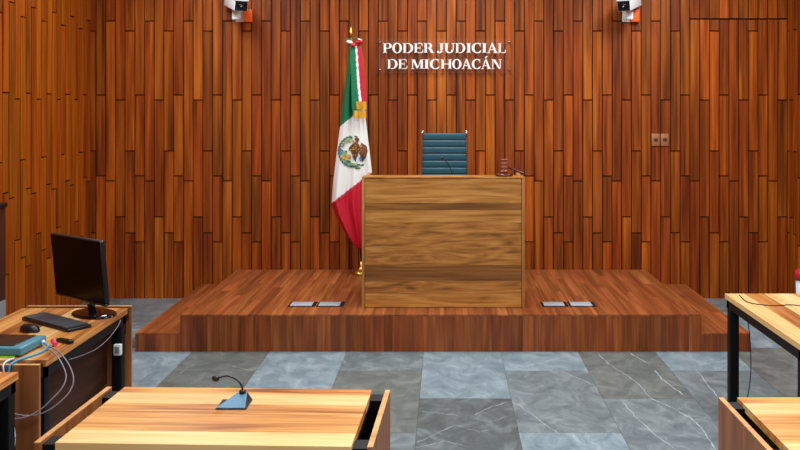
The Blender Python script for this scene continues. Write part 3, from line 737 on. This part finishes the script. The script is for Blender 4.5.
def cable(label, pts, r, mt, name='cable', group=None, plug=None):
    q = MB(mt); q.tube(pts, r, mt, 8); o = q.build(name); tag(o, label, 'cable', group)
    if plug:
        a, b_, pm, pr = plug; q = MB(pm); q.tube([a, b_], pr, pm, 8, False); q.build('plug', o)
    return o
zt = .757
cable('blue cable running from the teal device over the near desk end', [(-1.94, 4.24, .775), (-1.90, 4.2, .765), (-1.91, 4.12, zt), (-1.945, 4.03, zt), (-1.955, 3.965, .756), (-1.958, 3.945, .74), (-1.958, 3.94, .66)], .005, 'blue_cable',
      plug=((-1.95, 4.26, .776), (-1.935, 4.235, .772), 'lightblue', .009))
cable('pale grey cable looping off the left desk edge, outer of the two loops', [(-1.9, 4.24, .762), W(50, 346.5, 4.17), W(60, 353, 4.08), W(69, 365, 4.04), W(73.5, 379, 4.0), W(70, 391, 3.97), W(60, 402, 3.94), W(48, 410.5, 3.92), W(34, 415.5, 3.91), W(15, 414, 3.90), W(-2, 406, 3.9)], .0032, 'grey_cable', group='cable loops at the left desk',
      plug=((-1.915, 4.285, .77), (-1.885, 4.25, .764), 'pink', .011))
cable('pale grey cable looping off the left desk edge, inner of the two loops', [(-1.89, 4.21, .762), W(49, 349.5, 4.13), W(56, 355, 4.07), W(63, 366, 4.02), W(66, 377, 3.99), W(62, 388, 3.96), W(52, 399, 3.93), W(40, 410, 3.91), W(26, 417, 3.89), W(10, 419, 3.88), W(-2, 417, 3.88)], .0032, 'grey_cable', group='cable loops at the left desk')
cable('white cable hanging down the near end panel of the left desk', [(-1.985, 4.04, .757), (-1.99, 3.965, .757), (-1.982, 3.945, .72), (-1.95, 3.94, .58), (-1.925, 3.93, .44), (-1.93, 3.93, .38), (-1.925, 3.94, .24), (-1.94, 3.94, .1), (-1.95, 3.94, .006)], .004, 'lightblue')
cable('black cable drooping past the near end panel of the left desk', [(-2.15, 3.92, .62), (-2.05, 3.91, .6), (-1.98, 3.92, .5), (-1.93, 3.94, .38), (-1.9, 3.94, .2), (-1.9, 3.94, .01)], .004, 'black_cable')
cable('thin white cable clipped along the rail of the left desk', [(-1.822, 4.93, .715), (-1.815, 4.85, .69), (-1.815, 4.7, .66), (-1.815, 4.55, .655), (-1.815, 4.4, .67), (-1.82, 4.25, .69)], .0018, 'grey_cable')
cable('thin black cable lying across the farther right desk', [(1.80, 5.40, .753), (1.79, 5.2, .753), (1.9, 5.12, .753), (2.02, 5.14, .753), (2.12, 5.06, .753), (2.3, 5.02, .753)], .003, 'black_cable')
cable('thin black cable hanging beside the farther right desk leg', [(1.80, 5.26, .66), (1.815, 5.25, .5), (1.82, 5.26, .3), (1.80, 5.28, .12), (1.78, 5.30, .004)], .003, 'black_cable')
ad = MB('black'); ad.bbox((-.05, -.014, 0), (.05, .014, .018), .004, 'black')
tag(ad.build('usb_adapter', loc=(-1.875, 4.33, .7505), rot=(0, 0, -.5)), 'small black cable adapter on the left desk beside the teal device', 'adapter')
# small power plate on the far leg of the left desk
o = thing('power_outlet', 'white power outlet on the far leg of the left monitor desk', 'socket', (-1.845, 4.985, .56), math.radians(62))
p = Vector((-1.845, 5.0, .56)); o.location = (-1.845, 4.963, .545); o.rotation_euler = (0, 0, 0)
q = MB('white'); q.bbox((-.02, -.03, -.03), (.02, -.0, .03), .003, 'white'); q.build('box', o)
q = MB('grey_base'); q.bbox((-.012, -.033, -.018), (.012, -.028, .018), .001, 'grey_base'); q.build('outlet', o)
# white tub with red lid, far right
tb = thing('waste_bin', 'white bin with a red lid at the right edge beyond the far desk', 'bin', ((806.5-VX)*7.4/F, 7.4, 0))
q = MB('lightblue'); q.lathe([(0, 0), (.075, 0), (.085, .45), (0, .45)], 'lightblue', 28); q.build('body', tb)
q = MB('red'); q.lathe([(0, .45), (.09, .45), (.09, .52), (.07, .535), (0, .54)], 'red', 28); q.build('lid', tb)
# slatted cabinet cut by the left edge
cb = thing('lectern', 'dark slatted wooden lectern with black top cut by the left edge', 'lectern', (-3.3, 6.0, 0))
q = MB('grey_base'); q.bbox((-.2, -.2, 0), (.2, .2, .55), .005, 'grey_base'); q.build('plinth', cb)
q = MB('dark_slat')
for k in range(6): q.bbox((-.2+.0667*k+.001, -.2, .55), (-.2+.0667*(k+1)-.003, .2, 1.2), .003, 'dark_slat')
q.build('slatted_body', cb)
q = MB('black'); q.bbox((-.21, -.21, 1.2), (.21, .21, 1.235), .012, 'black'); q.build('top', cb)

# ------------------------------------------------------------------ light
def area(name, loc, size, power, col=(1, .97, .93), rot=(0, 0, 0), sy=None):
    l = bpy.data.lights.new(name, 'AREA'); l.energy = power; l.color = col; l.shape = 'RECTANGLE'; l.size = size; l.size_y = sy or size
    o = bpy.data.objects.new(name, l); COL.objects.link(o); o.location = loc; o.rotation_euler = rot; return o
for x in (-2.2, 0, 2.2):
    for y, p in ((1.2, 64), (4.2, 68), (7.2, 56)):
        if x < -1: p *= {1.2: .35, 4.2: .5, 7.2: .95}[y]
        area('ceiling_lamp', (x, y, ZC-.03), .6, p, (.94, .985, 1), sy=1.2)
wd = bpy.data.worlds.new('World'); sc.world = wd; wd.use_nodes = True
wd.node_tree.nodes['Background'].inputs[0].default_value = (.9, .95, 1, 1); wd.node_tree.nodes['Background'].inputs[1].default_value = .3

# ------------------------------------------------------------------ camera
cam = bpy.data.cameras.new('Camera'); co = bpy.data.objects.new('Camera', cam); COL.objects.link(co)
co.location = (0, 0, H); co.rotation_euler = (PI/2, 0, 0)
cam.sensor_width = 36; cam.sensor_fit = 'HORIZONTAL'; cam.lens = F/800*36
cam.shift_x = -(VX-400)/800; cam.shift_y = -(225-VY)/800; cam.clip_start = .05
sc.camera = co
sc.view_settings.view_transform = 'Standard'; sc.view_settings.look = 'None'; sc.view_settings.gamma = 1
sc.view_settings.use_curve_mapping = False; sc.view_settings.exposure = 0.0
